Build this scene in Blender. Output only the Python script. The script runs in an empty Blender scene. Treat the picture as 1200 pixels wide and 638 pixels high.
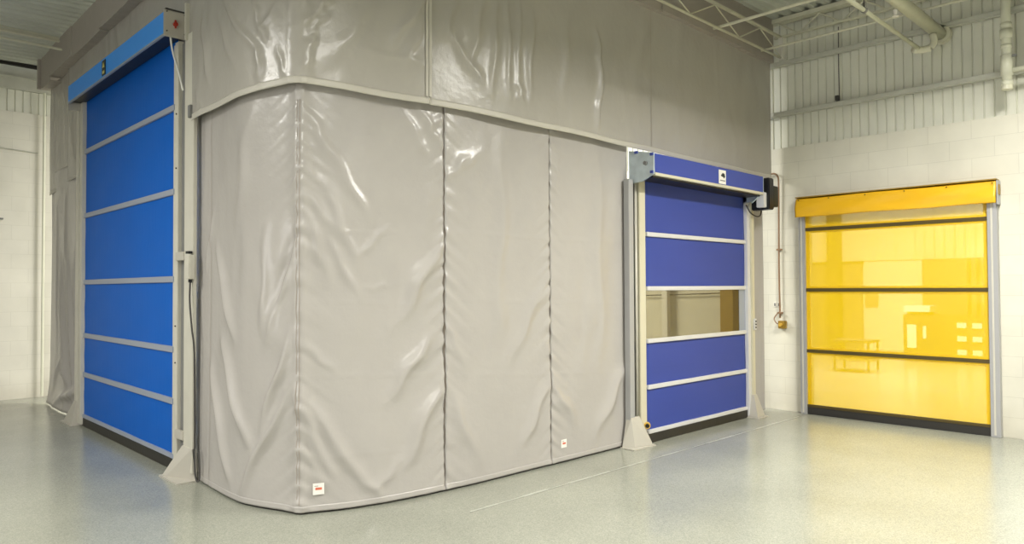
import bpy, bmesh, math, random
import numpy as np
from mathutils import Matrix, Vector
random.seed(7)
# measured crease lines on the hanging curtains: s0, z0, s1, z1, width, strength (metres along the wall, height)
LOW = [(0.542, 2.078, 0.372, 1.661, 0.026, 1), (0.635, 1.808, 0.935, 1.166, 0.05, 1.2), (0.752, 1.12, 1.143, 0.429, 0.06, 1.2), (1.336, 1.933, 1.292, 1.202, 0.041, 1), (1.574, 1.992, 1.405, 1.361, 0.052, -1.2), (1.592, 1.739, 1.323, 1.144, 0.04, 1.3), (1.641, 2.185, 1.866, 1.887, 0.04, 1), (1.68, 1.998, 1.809, 1.579, 0.04, 1.2), (1.798, 2.193, 2.013, 1.65, 0.047, 1), (1.567, 1.219, 1.279, 0.536, 0.046, 1.5), (1.568, 0.861, 1.085, 0.096, 0.046, 1.4), (0.537, 0.896, 0.882, 0.167, 0.057, 1.3), (1.602, 0.778, 1.827, 0.256, 0.04, 1.2), (1.626, 0.445, 1.81, 0.172, 0.034, 0.8), (1.642, 1.135, 1.838, 0.955, 0.034, 0.9), (1.809, 1.839, 2.031, 1.42, 0.035, 1.2), (2.007, 1.721, 2.226, 1.936, 0.03, 0.8), (2.038, 1.503, 2.265, 1.526, 0.024, 0.5), (2.678, 1.848, 2.337, 1.289, 0.068, 1.3), (1.849, 2.422, 2.093, 1.99, 0.041, 1.1), (1.613, 1.419, 2.647, 1.381, 0.012, 0.35), (1.612, 1.881, 2.686, 1.899, 0.012, 0.35), (1.534, 0.927, 2.683, 0.869, 0.012, 0.35), (1.782, 0.38, 2.643, 0.347, 0.012, 0.35), (2.683, 0.85, 2.375, 0.262, 0.068, 1.3), (2.572, 1.145, 2.257, 0.751, 0.067, 1.3), (1.637, 0.795, 2.074, 0.156, 0.052, 1.3), (1.965, 0.252, 2.198, 0.049, 0.041, 0.8), (2.328, 0.281, 2.136, 0.1, 0.042, 0.7), (2.928, 2.52, 2.726, 2.329, 0.045, 1), (3.056, 2.562, 2.845, 2.393, 0.033, 0.8), (3.787, 0.712, 3.501, 0.24, 0.064, 1.0), (4.839, 0.743, 4.425, 0.193, 0.079, 1), (3.829, 0.687, 4.131, 0.331, 0.059, 0.8), (3.763, 1.553, 3.363, 0.936, 0.07, 0.7), (2.72, 0.759, 3.001, 0.178, 0.058, 0.8), (2.707, 1.234, 2.88, 0.905, 0.045, 0.6), (3.932, 2.657, 3.875, 2.284, 0.037, 0.6), (2.723, 1.411, 4.887, 1.346, 0.014, 0.3), (2.721, 0.853, 4.878, 0.699, 0.014, 0.3), (2.725, 1.92, 4.895, 1.922, 0.014, 0.3), (3.281, 2.644, 3.226, 1.215, 0.095, 0.5), (4.455, 2.723, 4.496, 1.011, 0.109, 0.5), (1.178, 2.746, 1.025, 1.979, 0.084, 0.6), (2.505, 2.797, 2.651, 2.595, 0.038, 0.9), (2.333, 2.804, 2.54, 2.488, 0.043, 0.7), (1.668, 2.699, 1.866, 2.365, 0.046, 0.8), (1.612, 2.351, 1.753, 2.214, 0.034, 0.7)]
UP = [(0.898, 3.589, 1.317, 3.12, 0.03, 1.8), (1.276, 3.508, 1.316, 3.317, 0.024, 1.5), (1.316, 3.317, 1.392, 3.193, 0.029, 1.2), (1.474, 3.422, 1.316, 3.239, 0.023, 1.2), (1.317, 3.144, 1.333, 2.929, 0.035, 1.4), (1.814, 3.473, 1.729, 3.357, 0.035, 1.4), (1.729, 3.357, 1.628, 3.25, 0.023, 1.2), (1.803, 3.349, 1.679, 3.239, 0.023, 1), (1.713, 3.192, 1.668, 3.081, 0.029, 1.1), (1.668, 3.081, 1.668, 2.931, 0.029, 1), (0.468, 3.561, 0.602, 3.075, 0.052, 1), (0.78, 3.511, 1.078, 3.064, 0.037, 0.8), (0.311, 3.038, 0.476, 2.885, 0.033, 0.6), (2.486, 3.565, 2.228, 3.216, 0.037, 1.2), (2.471, 3.418, 2.333, 3.081, 0.037, 0.9), (3.151, 3.712, 3.102, 3.004, 0.04, 1), (3.269, 3.778, 3.283, 3.036, 0.034, 1.1), (3.402, 3.848, 3.378, 3.158, 0.035, 1.1), (3.378, 3.158, 3.434, 2.979, 0.042, 1), (3.557, 3.748, 3.502, 3.012, 0.042, 0.9), (3.019, 3.745, 2.89, 3.184, 0.046, 0.8), (2.77, 3.68, 2.653, 3.329, 0.038, 0.8), (4.382, 3.804, 4.439, 3.41, 0.039, 1.5), (4.439, 3.41, 4.36, 2.92, 0.046, 1.5), (2.691, 3.402, 3.016, 3.075, 0.052, 0.6), (2.076, 3.46, 1.894, 3.131, 0.047, 0.6), (3.998, 3.861, 3.936, 3.102, 0.074, 0.4), (2.014, 3.149, 2.542, 3.117, 0.036, 0.5), (1.49, 3.12, 1.572, 2.921, 0.029, 0.8)]
SC = bpy.context.scene
COL = SC.collection
WL = {}          # world location of every object, so children can be offset from their parents

# ------------------------------------------------------------------ materials
def srgb(r, g, b):
    f = lambda c: (c/255/12.92) if c/255 <= .04045 else ((c/255+.055)/1.055)**2.4
    return (f(r), f(g), f(b), 1)

def mat(name, col, rough=.5, metal=0, spec=.5, noise=0, nscale=8, bump=0, bscale=60, coat=0, ndet=3, stretch=None):
    m = bpy.data.materials.new(name); m.use_nodes = True
    N = m.node_tree.nodes; L = m.node_tree.links
    b = N['Principled BSDF']
    b.inputs['Base Color'].default_value = col
    b.inputs['Roughness'].default_value = rough
    b.inputs['Metallic'].default_value = metal
    b.inputs['Specular IOR Level'].default_value = spec
    b.inputs['Coat Weight'].default_value = coat
    b.inputs['Coat Roughness'].default_value = .1
    tc = N.new('ShaderNodeTexCoord')
    src = tc.outputs['Object']
    if stretch:
        mp = N.new('ShaderNodeMapping'); mp.inputs['Scale'].default_value = stretch
        L.new(src, mp.inputs['Vector']); src = mp.outputs['Vector']
    if noise:
        n = N.new('ShaderNodeTexNoise'); n.inputs['Scale'].default_value = nscale; n.inputs['Detail'].default_value = ndet
        L.new(src, n.inputs['Vector'])
        mr = N.new('ShaderNodeMapRange'); mr.inputs['From Min'].default_value = .3; mr.inputs['From Max'].default_value = .7
        mr.inputs['To Min'].default_value = 1-noise; mr.inputs['To Max'].default_value = 1+noise
        L.new(n.outputs['Fac'], mr.inputs['Value'])
        mx = N.new('ShaderNodeVectorMath'); mx.operation = 'SCALE'
        mx.inputs[0].default_value = col[:3]
        L.new(mr.outputs[0], mx.inputs['Scale']); L.new(mx.outputs[0], b.inputs['Base Color'])
    if bump:
        n2 = N.new('ShaderNodeTexNoise'); n2.inputs['Scale'].default_value = bscale; n2.inputs['Detail'].default_value = 4
        L.new(src, n2.inputs['Vector'])
        bp = N.new('ShaderNodeBump'); bp.inputs['Strength'].default_value = bump; bp.inputs['Distance'].default_value = .01
        L.new(n2.outputs['Fac'], bp.inputs['Height']); L.new(bp.outputs[0], b.inputs['Normal'])
    return m

def block_mat(name, col, mortar, axis, strength=.35, bw=.4, bh=.2, rough=.55):
    """painted concrete block; axis = 'x' for walls whose normal is x, 'y' otherwise"""
    m = bpy.data.materials.new(name); m.use_nodes = True
    N = m.node_tree.nodes; L = m.node_tree.links; b = N['Principled BSDF']
    b.inputs['Roughness'].default_value = rough
    tc = N.new('ShaderNodeTexCoord'); sp = N.new('ShaderNodeSeparateXYZ'); cb = N.new('ShaderNodeCombineXYZ')
    L.new(tc.outputs['Object'], sp.inputs[0])
    L.new(sp.outputs[1 if axis == 'x' else 0], cb.inputs[0]); L.new(sp.outputs[2], cb.inputs[1])
    br = N.new('ShaderNodeTexBrick')
    br.inputs['Scale'].default_value = 1; br.inputs['Brick Width'].default_value = bw; br.inputs['Row Height'].default_value = bh
    br.inputs['Mortar Size'].default_value = .0035; br.inputs['Mortar Smooth'].default_value = .6
    br.inputs['Color1'].default_value = col; br.inputs['Color2'].default_value = (col[0]*.97, col[1]*.97, col[2]*.96, 1)
    br.inputs['Mortar'].default_value = mortar
    L.new(cb.outputs[0], br.inputs['Vector'])
    # grime: worn patches low on the wall and blotches
    n = N.new('ShaderNodeTexNoise'); n.inputs['Scale'].default_value = 2.3; n.inputs['Detail'].default_value = 5
    L.new(tc.outputs['Object'], n.inputs['Vector'])
    mr = N.new('ShaderNodeMapRange'); mr.inputs['From Min'].default_value = .3; mr.inputs['From Max'].default_value = .75
    mr.inputs['To Min'].default_value = 1.03; mr.inputs['To Max'].default_value = .9
    L.new(n.outputs['Fac'], mr.inputs['Value'])
    mx = N.new('ShaderNodeVectorMath'); mx.operation = 'SCALE'
    L.new(br.outputs['Color'], mx.inputs[0]); L.new(mr.outputs[0], mx.inputs['Scale'])
    # brown dirt stains close to the floor
    n3 = N.new('ShaderNodeTexNoise'); n3.inputs['Scale'].default_value = 5; n3.inputs['Detail'].default_value = 6
    L.new(tc.outputs['Object'], n3.inputs['Vector'])
    hz = N.new('ShaderNodeMapRange'); hz.inputs['From Min'].default_value = .0; hz.inputs['From Max'].default_value = .35
    hz.inputs['To Min'].default_value = .55; hz.inputs['To Max'].default_value = 0
    L.new(sp.outputs[2], hz.inputs['Value'])
    mu = N.new('ShaderNodeMath'); mu.operation = 'MULTIPLY'; L.new(n3.outputs['Fac'], mu.inputs[0]); L.new(hz.outputs[0], mu.inputs[1])
    mc = N.new('ShaderNodeMix'); mc.data_type = 'RGBA'
    L.new(mu.outputs[0], mc.inputs['Factor']); L.new(mx.outputs[0], mc.inputs['A']); mc.inputs['B'].default_value = srgb(140, 128, 105)
    L.new(mc.outputs['Result'], b.inputs['Base Color'])
    bp = N.new('ShaderNodeBump'); bp.inputs['Strength'].default_value = strength; bp.inputs['Distance'].default_value = .006
    iv = N.new('ShaderNodeMath'); iv.operation = 'SUBTRACT'; iv.inputs[0].default_value = 1; L.new(br.outputs['Fac'], iv.inputs[1])
    n2 = N.new('ShaderNodeTexNoise'); n2.inputs['Scale'].default_value = 90; L.new(tc.outputs['Object'], n2.inputs['Vector'])
    ad = N.new('ShaderNodeMath'); ad.operation = 'MULTIPLY_ADD'; L.new(n2.outputs['Fac'], ad.inputs[0]); ad.inputs[1].default_value = .25; L.new(iv.outputs[0], ad.inputs[2])
    L.new(ad.outputs[0], bp.inputs['Height']); L.new(bp.outputs[0], b.inputs['Normal'])
    return m

def floor_mat():
    m = bpy.data.materials.new('epoxy_floor'); m.use_nodes = True
    N = m.node_tree.nodes; L = m.node_tree.links; b = N['Principled BSDF']
    tc = N.new('ShaderNodeTexCoord')
    base = srgb(*FLOOR_RGB)
    n = N.new('ShaderNodeTexNoise'); n.inputs['Scale'].default_value = .9; n.inputs['Detail'].default_value = 6
    L.new(tc.outputs['Object'], n.inputs['Vector'])
    r1 = N.new('ShaderNodeValToRGB'); r1.color_ramp.elements[0].position = .3; r1.color_ramp.elements[1].position = .72
    r1.color_ramp.elements[0].color = (base[0]*.9, base[1]*.9, base[2]*.9, 1); r1.color_ramp.elements[1].color = (base[0]*1.1, base[1]*1.1, base[2]*1.1, 1)
    L.new(n.outputs['Fac'], r1.inputs[0])
    # flakes broadcast in the coating
    v = N.new('ShaderNodeTexVoronoi'); v.inputs['Scale'].default_value = 170; L.new(tc.outputs['Object'], v.inputs['Vector'])
    r2 = N.new('ShaderNodeMapRange'); r2.inputs['From Min'].default_value = 0; r2.inputs['From Max'].default_value = 1
    r2.inputs['To Min'].default_value = .8; r2.inputs['To Max'].default_value = 1.18
    sp = N.new('ShaderNodeSeparateColor'); L.new(v.outputs['Color'], sp.inputs[0]); L.new(sp.outputs[0], r2.inputs['Value'])
    mx = N.new('ShaderNodeVectorMath'); mx.operation = 'SCALE'; L.new(r1.outputs[0], mx.inputs[0]); L.new(r2.outputs[0], mx.inputs['Scale'])
    L.new(mx.outputs[0], b.inputs['Base Color'])
    n2 = N.new('ShaderNodeTexNoise'); n2.inputs['Scale'].default_value = 3; n2.inputs['Detail'].default_value = 5; L.new(tc.outputs['Object'], n2.inputs['Vector'])
    r3 = N.new('ShaderNodeMapRange'); r3.inputs['To Min'].default_value = .12; r3.inputs['To Max'].default_value = .3; L.new(n2.outputs['Fac'], r3.inputs['Value'])
    L.new(r3.outputs[0], b.inputs['Roughness'])
    b.inputs['Specular IOR Level'].default_value = .6
    n3 = N.new('ShaderNodeTexNoise'); n3.inputs['Scale'].default_value = 45; n3.inputs['Detail'].default_value = 2; L.new(tc.outputs['Object'], n3.inputs['Vector'])
    bp = N.new('ShaderNodeBump'); bp.inputs['Strength'].default_value = .12; bp.inputs['Distance'].default_value = .003
    L.new(n3.outputs['Fac'], bp.inputs['Height']); L.new(bp.outputs[0], b.inputs['Normal'])
    return m

def sheet_mat(name, diff, trans, fac, rough=.12, back=0):
    """translucent coloured vinyl: part see-through, part diffuse, glossy face"""
    m = bpy.data.materials.new(name); m.use_nodes = True
    N = m.node_tree.nodes; L = m.node_tree.links; b = N['Principled BSDF']; out = N['Material Output']
    tc = N.new('ShaderNodeTexCoord'); n = N.new('ShaderNodeTexNoise'); n.inputs['Scale'].default_value = 1.2; n.inputs['Detail'].default_value = 1
    L.new(tc.outputs['Object'], n.inputs['Vector'])
    bp = N.new('ShaderNodeBump'); bp.inputs['Strength'].default_value = .25; bp.inputs['Distance'].default_value = .02
    L.new(n.outputs['Fac'], bp.inputs['Height']); L.new(bp.outputs[0], b.inputs['Normal'])
    b.inputs['Base Color'].default_value = diff; b.inputs['Roughness'].default_value = rough
    t = N.new('ShaderNodeBsdfTransparent'); t.inputs[0].default_value = trans
    mx = N.new('ShaderNodeMixShader'); mx.inputs[0].default_value = fac
    front = b.outputs[0]
    if back:     # light from the far side glows through the sheet
        tl = N.new('ShaderNodeBsdfTranslucent'); tl.inputs[0].default_value = diff
        m2 = N.new('ShaderNodeMixShader'); m2.inputs[0].default_value = back
        L.new(b.outputs[0], m2.inputs[1]); L.new(tl.outputs[0], m2.inputs[2]); front = m2.outputs[0]
    L.new(front, mx.inputs[1]); L.new(t.outputs[0], mx.inputs[2]); L.new(mx.outputs[0], out.inputs[0])
    return m

FLOOR_RGB = (150, 152, 139)
EXPOSURE = 0.58
LAMPS = [(5.7, .6, 215), (1.2, 1.0, 120), (-1.5, 6.0, 140), (-2.5, 1.0, 110), (3.0, -2.5, 110)]
LSPREAD = 158
SIDE_LIGHTS = [((-6.8, 2.5, 2.2), 3.2, 6, 130, (.97, .95, 1), (0, math.radians(-90), 0))]  # unseen cool area light added from the left; no window is built
BEYOND_W = 700
INSIDE_W = 420
M = {}
M['floor'] = floor_mat()
M['block'] = block_mat('painted_block', srgb(216, 213, 198), srgb(200, 197, 182), 'x', .15)
M['block_far'] = block_mat('painted_block_far', srgb(216, 213, 200), srgb(203, 200, 187), 'y', .15)
M['corr'] = mat('corrugated_steel', srgb(216, 216, 202), .45, 0, noise=.05, nscale=3)
M['deck'] = mat('roof_deck', srgb(190, 193, 182), .5, noise=.08, nscale=2)
M['steel_paint'] = mat('painted_steel', srgb(205, 203, 182), .45, noise=.05)
M['girt'] = mat('girt_paint', srgb(188, 188, 176), .45, noise=.05)
def vinyl(name, col, rough):
    m = mat(name, col, rough, 0, spec=.5, noise=.025, nscale=2.5)
    N = m.node_tree.nodes; L = m.node_tree.links; b = N['Principled BSDF']
    tc = N.new('ShaderNodeTexCoord'); mp = N.new('ShaderNodeMapping'); mp.inputs['Scale'].default_value = (1, 1, .45); L.new(tc.outputs['Object'], mp.inputs[0])
    n = N.new('ShaderNodeTexNoise'); n.noise_type = 'RIDGED_MULTIFRACTAL'; n.inputs['Scale'].default_value = 2.6; n.inputs['Detail'].default_value = 2.5; n.inputs['Distortion'].default_value = .6
    L.new(mp.outputs[0], n.inputs['Vector'])
    b1 = N.new('ShaderNodeBump'); b1.inputs['Strength'].default_value = .6; b1.inputs['Distance'].default_value = .045; L.new(n.outputs['Fac'], b1.inputs['Height'])
    n2 = N.new('ShaderNodeTexNoise'); n2.inputs['Scale'].default_value = 16; n2.inputs['Detail'].default_value = 4; L.new(tc.outputs['Object'], n2.inputs['Vector'])
    b2 = N.new('ShaderNodeBump'); b2.inputs['Strength'].default_value = .25; b2.inputs['Distance'].default_value = .01; L.new(n2.outputs['Fac'], b2.inputs['Height']); L.new(b1.outputs[0], b2.inputs['Normal'])
    L.new(b2.outputs[0], b.inputs['Normal'])
    return m
M['vinyl'] = vinyl('curtain_vinyl', srgb(172, 168, 163), .27)
M['vinyl_up'] = vinyl('curtain_vinyl_upper', srgb(171, 167, 159), .26)
M['vinyl_dark'] = mat('valance_vinyl', srgb(162, 155, 146), .5, 0, noise=.03, bump=.2, bscale=12)
M['binding'] = mat('curtain_binding', srgb(190, 186, 175), .42, bump=.15, bscale=30)
M['stitch'] = mat('stitching', srgb(150, 140, 128), .7)
M['white'] = mat('label_white', srgb(235, 232, 225), .5)
M['orange'] = mat('label_print', srgb(205, 110, 85), .6)
M['blueL'] = mat('blue_fabric', srgb(0, 92, 186), .5, spec=.2, noise=.02, nscale=4, bump=.12, bscale=25, stretch=(1, 1, .15))
M['blueR'] = mat('indigo_fabric', srgb(58, 74, 150), .5, spec=.25, noise=.03, nscale=4, bump=.1, bscale=20, stretch=(.2, 1, 1))
M['hoodL'] = mat('azure_paint', srgb(40, 148, 245), .35)
M['hoodR'] = mat('indigo_paint', srgb(55, 72, 155), .4)
M['bar'] = mat('bar_pvc', srgb(150, 157, 170), .4)
M['barR'] = mat('bar_pale', srgb(205, 205, 205), .4)
M['frame'] = mat('post_galvanised', srgb(198, 195, 182), .4, 0, noise=.04, nscale=6)
M['cream'] = mat('guide_cream', srgb(200, 195, 172), .45)
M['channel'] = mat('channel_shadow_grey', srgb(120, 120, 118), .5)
M['galv'] = mat('zinc_plate', srgb(190, 202, 208), .32, .35, noise=.1, nscale=12)
M['plate'] = mat('plate_cream', srgb(182, 178, 167), .45)
M['rubber'] = mat('black_rubber', srgb(42, 40, 36), .55, bump=.2, bscale=20)
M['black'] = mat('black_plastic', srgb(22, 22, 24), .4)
M['red'] = mat('red_plastic', srgb(165, 50, 35), .4)
M['brass'] = mat('brass', srgb(215, 175, 75), .35, .1)
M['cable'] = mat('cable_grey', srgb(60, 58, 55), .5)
M['cablew'] = mat('cable_white', srgb(225, 225, 220), .5)
M['yellow_hood'] = mat('yellow_fabric', srgb(232, 180, 30), .38, noise=.03, nscale=3, bump=.3, bscale=5)
M['yellow'] = sheet_mat('yellow_translucent', srgb(240, 200, 0), (.8, .85, .85, 1), .26, back=.25)
M['yellow_edge'] = mat('yellow_edge_band', srgb(226, 184, 0), .35)
M['olive'] = mat('bar_olive', srgb(78, 64, 18), .45)
M['alu'] = mat('guide_aluminium', srgb(165, 165, 165), .35, .1)
M['bronze'] = sheet_mat('bronze_window', srgb(150, 135, 100), (.74, .72, .62, 1), .85, .08)
M['conduit'] = mat('conduit_brown', srgb(140, 110, 82), .45)
M['ochre'] = mat('ochre_paint', srgb(150, 120, 40), .5)
M['pvc'] = mat('pipe_cream', srgb(212, 212, 192), .35, noise=.04)
M['pipe'] = mat('pipe_painted', srgb(190, 190, 166), .4, noise=.06, nscale=9)
M['sticker'] = mat('sticker_dark', srgb(35, 38, 30), .5)
M['sticker_y'] = mat('sticker_yellow', srgb(215, 205, 120), .5)
M['tape'] = mat('floor_mark', srgb(184, 186, 174), .3, noise=.15, nscale=20)
M['cabinet'] = mat('cabinet_dark', srgb(70, 66, 60), .5)
M['shade'] = mat('partition_grey', srgb(125, 120, 105), .5, noise=.04)
M['pale'] = mat('pale_board', srgb(225, 222, 212), .5)

# ------------------------------------------------------------------ builders
def link(o, parent=None, wloc=None):
    COL.objects.link(o)
    if parent is not None: o.parent = parent
    return o

def obj(name, bm, m, parent=None, origin=None, label=None, smooth=False, kind=None):
    """bm holds world coordinates; the object gets its origin at 'origin' (or its parent's)"""
    w = Vector(origin) if origin is not None else (WL[parent.name] if parent is not None else Vector((0, 0, 0)))
    bmesh.ops.translate(bm, verts=bm.verts, vec=-w)
    bmesh.ops.recalc_face_normals(bm, faces=bm.faces) if not smooth == 'keep' else None
    me = bpy.data.meshes.new(name); bm.to_mesh(me); bm.free()
    if smooth:
        for p in me.polygons: p.use_smooth = True
    me.materials.append(M[m])
    o = bpy.data.objects.new(name, me); COL.objects.link(o)
    if parent is not None:
        o.parent = parent; o.location = w - WL[parent.name]
    else:
        o.location = w
    WL[o.name] = w
    if label: o['label'] = label
    if kind: o['kind'] = kind
    return o

def thing(name, label, cat, loc, group=None):
    o = bpy.data.objects.new(name, None); COL.objects.link(o); o.location = loc
    o.empty_display_size = .1
    WL[o.name] = Vector(loc); o['label'] = label; o['category'] = cat
    if group: o['group'] = group
    return o

def tag(o, label, cat, group=None):
    o['label'] = label; o['category'] = cat
    if group: o['group'] = group
    return o

def B(): return bmesh.new()

def box(bm, x0, x1, y0, y1, z0, z1, bev=0):
    t = bmesh.new(); r = bmesh.ops.create_cube(t, size=1)
    bmesh.ops.scale(t, verts=t.verts, vec=(abs(x1-x0), abs(y1-y0), abs(z1-z0)))
    bmesh.ops.translate(t, verts=t.verts, vec=((x0+x1)/2, (y0+y1)/2, (z0+z1)/2))
    if bev: bmesh.ops.bevel(t, geom=t.edges[:]+t.verts[:], offset=bev, segments=2, affect='EDGES')
    me = bpy.data.meshes.new('t'); t.to_mesh(me); bm.from_mesh(me); bpy.data.meshes.remove(me); t.free()
    return bm

def tube(bm, pts, r, n=10, caps=True):
    pts = [Vector(p) for p in pts]; rings = []
    prev = None
    for i, p in enumerate(pts):
        d = (pts[min(i+1, len(pts)-1)] - pts[max(i-1, 0)]).normalized()
        if prev is None:
            a = Vector((0, 0, 1)) if abs(d.z) < .9 else Vector((1, 0, 0))
            u = d.cross(a).normalized()
        else:
            u = (prev - d*prev.dot(d)).normalized()
        prev = u; v = d.cross(u)
        rr = r[i] if isinstance(r, (list, tuple)) else r
        rings.append([bm.verts.new(p + (u*math.cos(2*math.pi*k/n) + v*math.sin(2*math.pi*k/n))*rr) for k in range(n)])
    for a, b in zip(rings, rings[1:]):
        for k in range(n): bm.faces.new((a[k], a[(k+1) % n], b[(k+1) % n], b[k]))
    if caps:
        bm.faces.new(rings[0][::-1]); bm.faces.new(rings[-1])
    return bm

def prism(bm, poly, axis, a, b):
    """poly in the plane normal to axis: x -> (y,z), y -> (x,z), z -> (x,y)"""
    def P(p, t): return {'x': (t, p[0], p[1]), 'y': (p[0], t, p[1]), 'z': (p[0], p[1], t)}[axis]
    A = [bm.verts.new(P(p, a)) for p in poly]; Bv = [bm.verts.new(P(p, b)) for p in poly]
    bm.faces.new(A); bm.faces.new(Bv[::-1])
    for i in range(len(poly)):
        j = (i+1) % len(poly); bm.faces.new((A[i], Bv[i], Bv[j], A[j]))
    return bm

def smooth_pts(P, n=8):
    P = [Vector(p) for p in P]; out = []
    for i in range(len(P)-1):
        p0 = P[i-1] if i else 2*P[0]-P[1]; p1 = P[i]; p2 = P[i+1]; p3 = P[i+2] if i+2 < len(P) else 2*P[-1]-P[-2]
        for k in range(n):
            t = k/n; out.append(.5*((2*p1)+(p2-p0)*t+(2*p0-5*p1+4*p2-p3)*t*t+(-p0+3*p1-3*p2+p3)*t**3))
    out.append(P[-1]); return out

# ------------------------------------------------------------------ curtain line
PTS = [(2.255,6.04),(2.225,5.82),(2.2,5.45),(2.19,4.95),(2.318,4.56),(2.35,4.455),(2.43,4.42),(2.73,4.31),(3.4,4.2),(4.5,4.17),(5.6,4.17),(8.42,4.17)]
PL = np.array([p[:2] for p in smooth_pts([(a, b, 0) for a, b in PTS], 40)])
SL = np.r_[0, np.cumsum(np.linalg.norm(np.diff(PL, axis=0), axis=1))]
def path(s):
    s = np.asarray(s, float)
    x = np.where(s < 0, 2.255 - .012*s, np.interp(s, SL, PL[:, 0])); y = np.where(s < 0, 6.04 - s, np.interp(s, SL, PL[:, 1]))
    return x, y
def path_n(s):
    s = np.asarray(s, float); e = .03
    x0, y0 = path(s-e); x1, y1 = path(s+e); tx = x1-x0; ty = y1-y0; l = np.hypot(tx, ty)
    return ty/l, -tx/l
S_END = float(SL[-1])
def s_of_x(x): return float(np.interp(x, PL[120:, 0], SL[120:]))   # along the long wall

def sheet(s0, s1, zlo, zhi, creases, off=0., seams=(), folds=(), res=.016, seed=0, billow=.012, amp=.46, pucker=.0062, flare=0):
    """hanging vinyl sheet as a bmesh: outward offset + seam puckers + creases + low billows"""
    rng = np.random.RandomState(seed)
    ns = max(8, int((s1-s0)/res)); nz = max(8, int((zhi-(zlo if not callable(zlo) else zlo(s0)))/res))
    s = np.linspace(s0, s1, ns); t = np.linspace(0, 1, nz)
    zl = np.array([zlo(v) for v in s]) if callable(zlo) else np.full(ns, zlo)
    S, T = np.meshgrid(s, t, indexing='ij'); Z = zl[:, None] + (zhi-zl[:, None])*T
    D = np.full_like(S, off)
    for k in range(10):
        fx = rng.uniform(.6, 3.2); fz = rng.uniform(.1, 1.4); ph = rng.uniform(0, 6.28)
        D += billow/ (1+k*.35) * np.sin(fx*S*2.2 + fz*Z*1.5 + ph) * .6
    for q in seams:      # puckers fan out from the stitched seams
        d = np.abs(S-q)
        for k, (lam, A) in enumerate(((.11, 1.), (.17, .8), (.065, .45))):
            ph = rng.uniform(0, 6.28)
            jit = .35*np.sin(Z*5.1+ph) + .4*np.sin(Z*2.3+2*ph)
            D += pucker*A*np.exp(-d/.10)*np.sin(2*math.pi*(Z + .75*d*(1 if k != 1 else .4))/lam + 4*jit)*(.6+.4*np.sin(Z*3.3+ph))
        D -= .005*np.exp(-(d/.010)**2)
    for (a0, z0, a1, z1, w, am) in creases:
        vx, vz = a1-a0, z1-z0; L2 = vx*vx+vz*vz
        u = np.clip(((S-a0)*vx+(Z-z0)*vz)/L2, -.3, 1.3); du = np.clip(u, 0, 1)
        wob = .25*w*np.sin(9*u + a0*7)
        px = a0+du*vx; pz = z0+du*vz
        nl = math.sqrt(L2); nx, nz_ = -vz/nl, vx/nl
        dd = ((S-px)*nx+(Z-pz)*nz_) - wob; al = ((S-px)*vx+(Z-pz)*vz)/nl
        r2 = np.abs(dd/(.8*w))**1.6 + (al/(w*1.5))**2
        taper = .25+.75*np.sin(math.pi*np.clip(u*.9+.05, 0, 1))
        D += (1.35 if a0 < 1.61 and z0 < 2.7 else 1)*amp*w*am*np.exp(-r2)*taper*(1-.35*dd/w)
    for (q, w, a) in folds: D += a*np.exp(-((S-q)/w)**2)
    if flare: D += flare*np.exp(-(Z-zl[:, None])/.18)
    X, Y = path(S); nx, ny = path_n(S); X = X+nx*D; Y = Y+ny*D
    bm = bmesh.new()
    V = [[bm.verts.new((X[i, j], Y[i, j], Z[i, j])) for j in range(nz)] for i in range(ns)]
    for i in range(ns-1):
        for j in range(nz-1): bm.faces.new((V[i][j], V[i+1][j], V[i+1][j+1], V[i][j+1]))
    return bm, dict(s=s, z=Z, D=D)

def thick(o, t=.006):
    md = o.modifiers.new('thickness', 'SOLIDIFY'); md.thickness = t; md.offset = -1
    return o

def strip_along(info, z_of, h, out=.004, at='low'):
    """binding tape that follows the bottom edge of a sheet"""
    s = info['s']; D = info['D']; Z = info['z']; bm = bmesh.new(); prev = None
    for i in range(0, len(s)):
        prof = []
        for k in range(5):
            zz = Z[i, 0] - .006 + (h+.006)*k/4
            j = np.argmin(abs(Z[i]-zz)); d = D[i, j] + out 
            x, y = path(s[i]); nx, ny = path_n(s[i]); prof.append(bm.verts.new((float(x+nx*d), float(y+ny*d), zz)))
        if prev:
            for k in range(4): bm.faces.new((prev[k], prof[k], prof[k+1], prev[k+1]))
        prev = prof
    return bm

def vbar(s, z0, z1, info, w=.012, out=.004):
    """vertical tape / joint line at position s"""
    i = int(np.argmin(abs(info['s']-s))); bm = bmesh.new(); prev = None
    Z = info['z'][i]; D = info['D'][i]
    for j in range(0, len(Z), 3):
        if Z[j] < z0 or Z[j] > z1: continue
        row = []
        for ds in (-w/2, w/2):
            x, y = path(s+ds); nx, ny = path_n(s+ds); d = D[j]+out
            row.append(bm.verts.new((float(x+nx*d), float(y+ny*d), Z[j])))
        if prev: bm.faces.new((prev[0], row[0], row[1], prev[1]))
        prev = row
    return bm

# ------------------------------------------------------------------ setting
XW, YF = 8.5, 11.95
def ceil_z(x): return 4.60 + .026*(x-2.25) + .0
b = B(); box(b, -7.2, 18.4, -5.2, 12.2, -.12, 0); obj('floor', b, 'floor', kind='structure')
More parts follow.
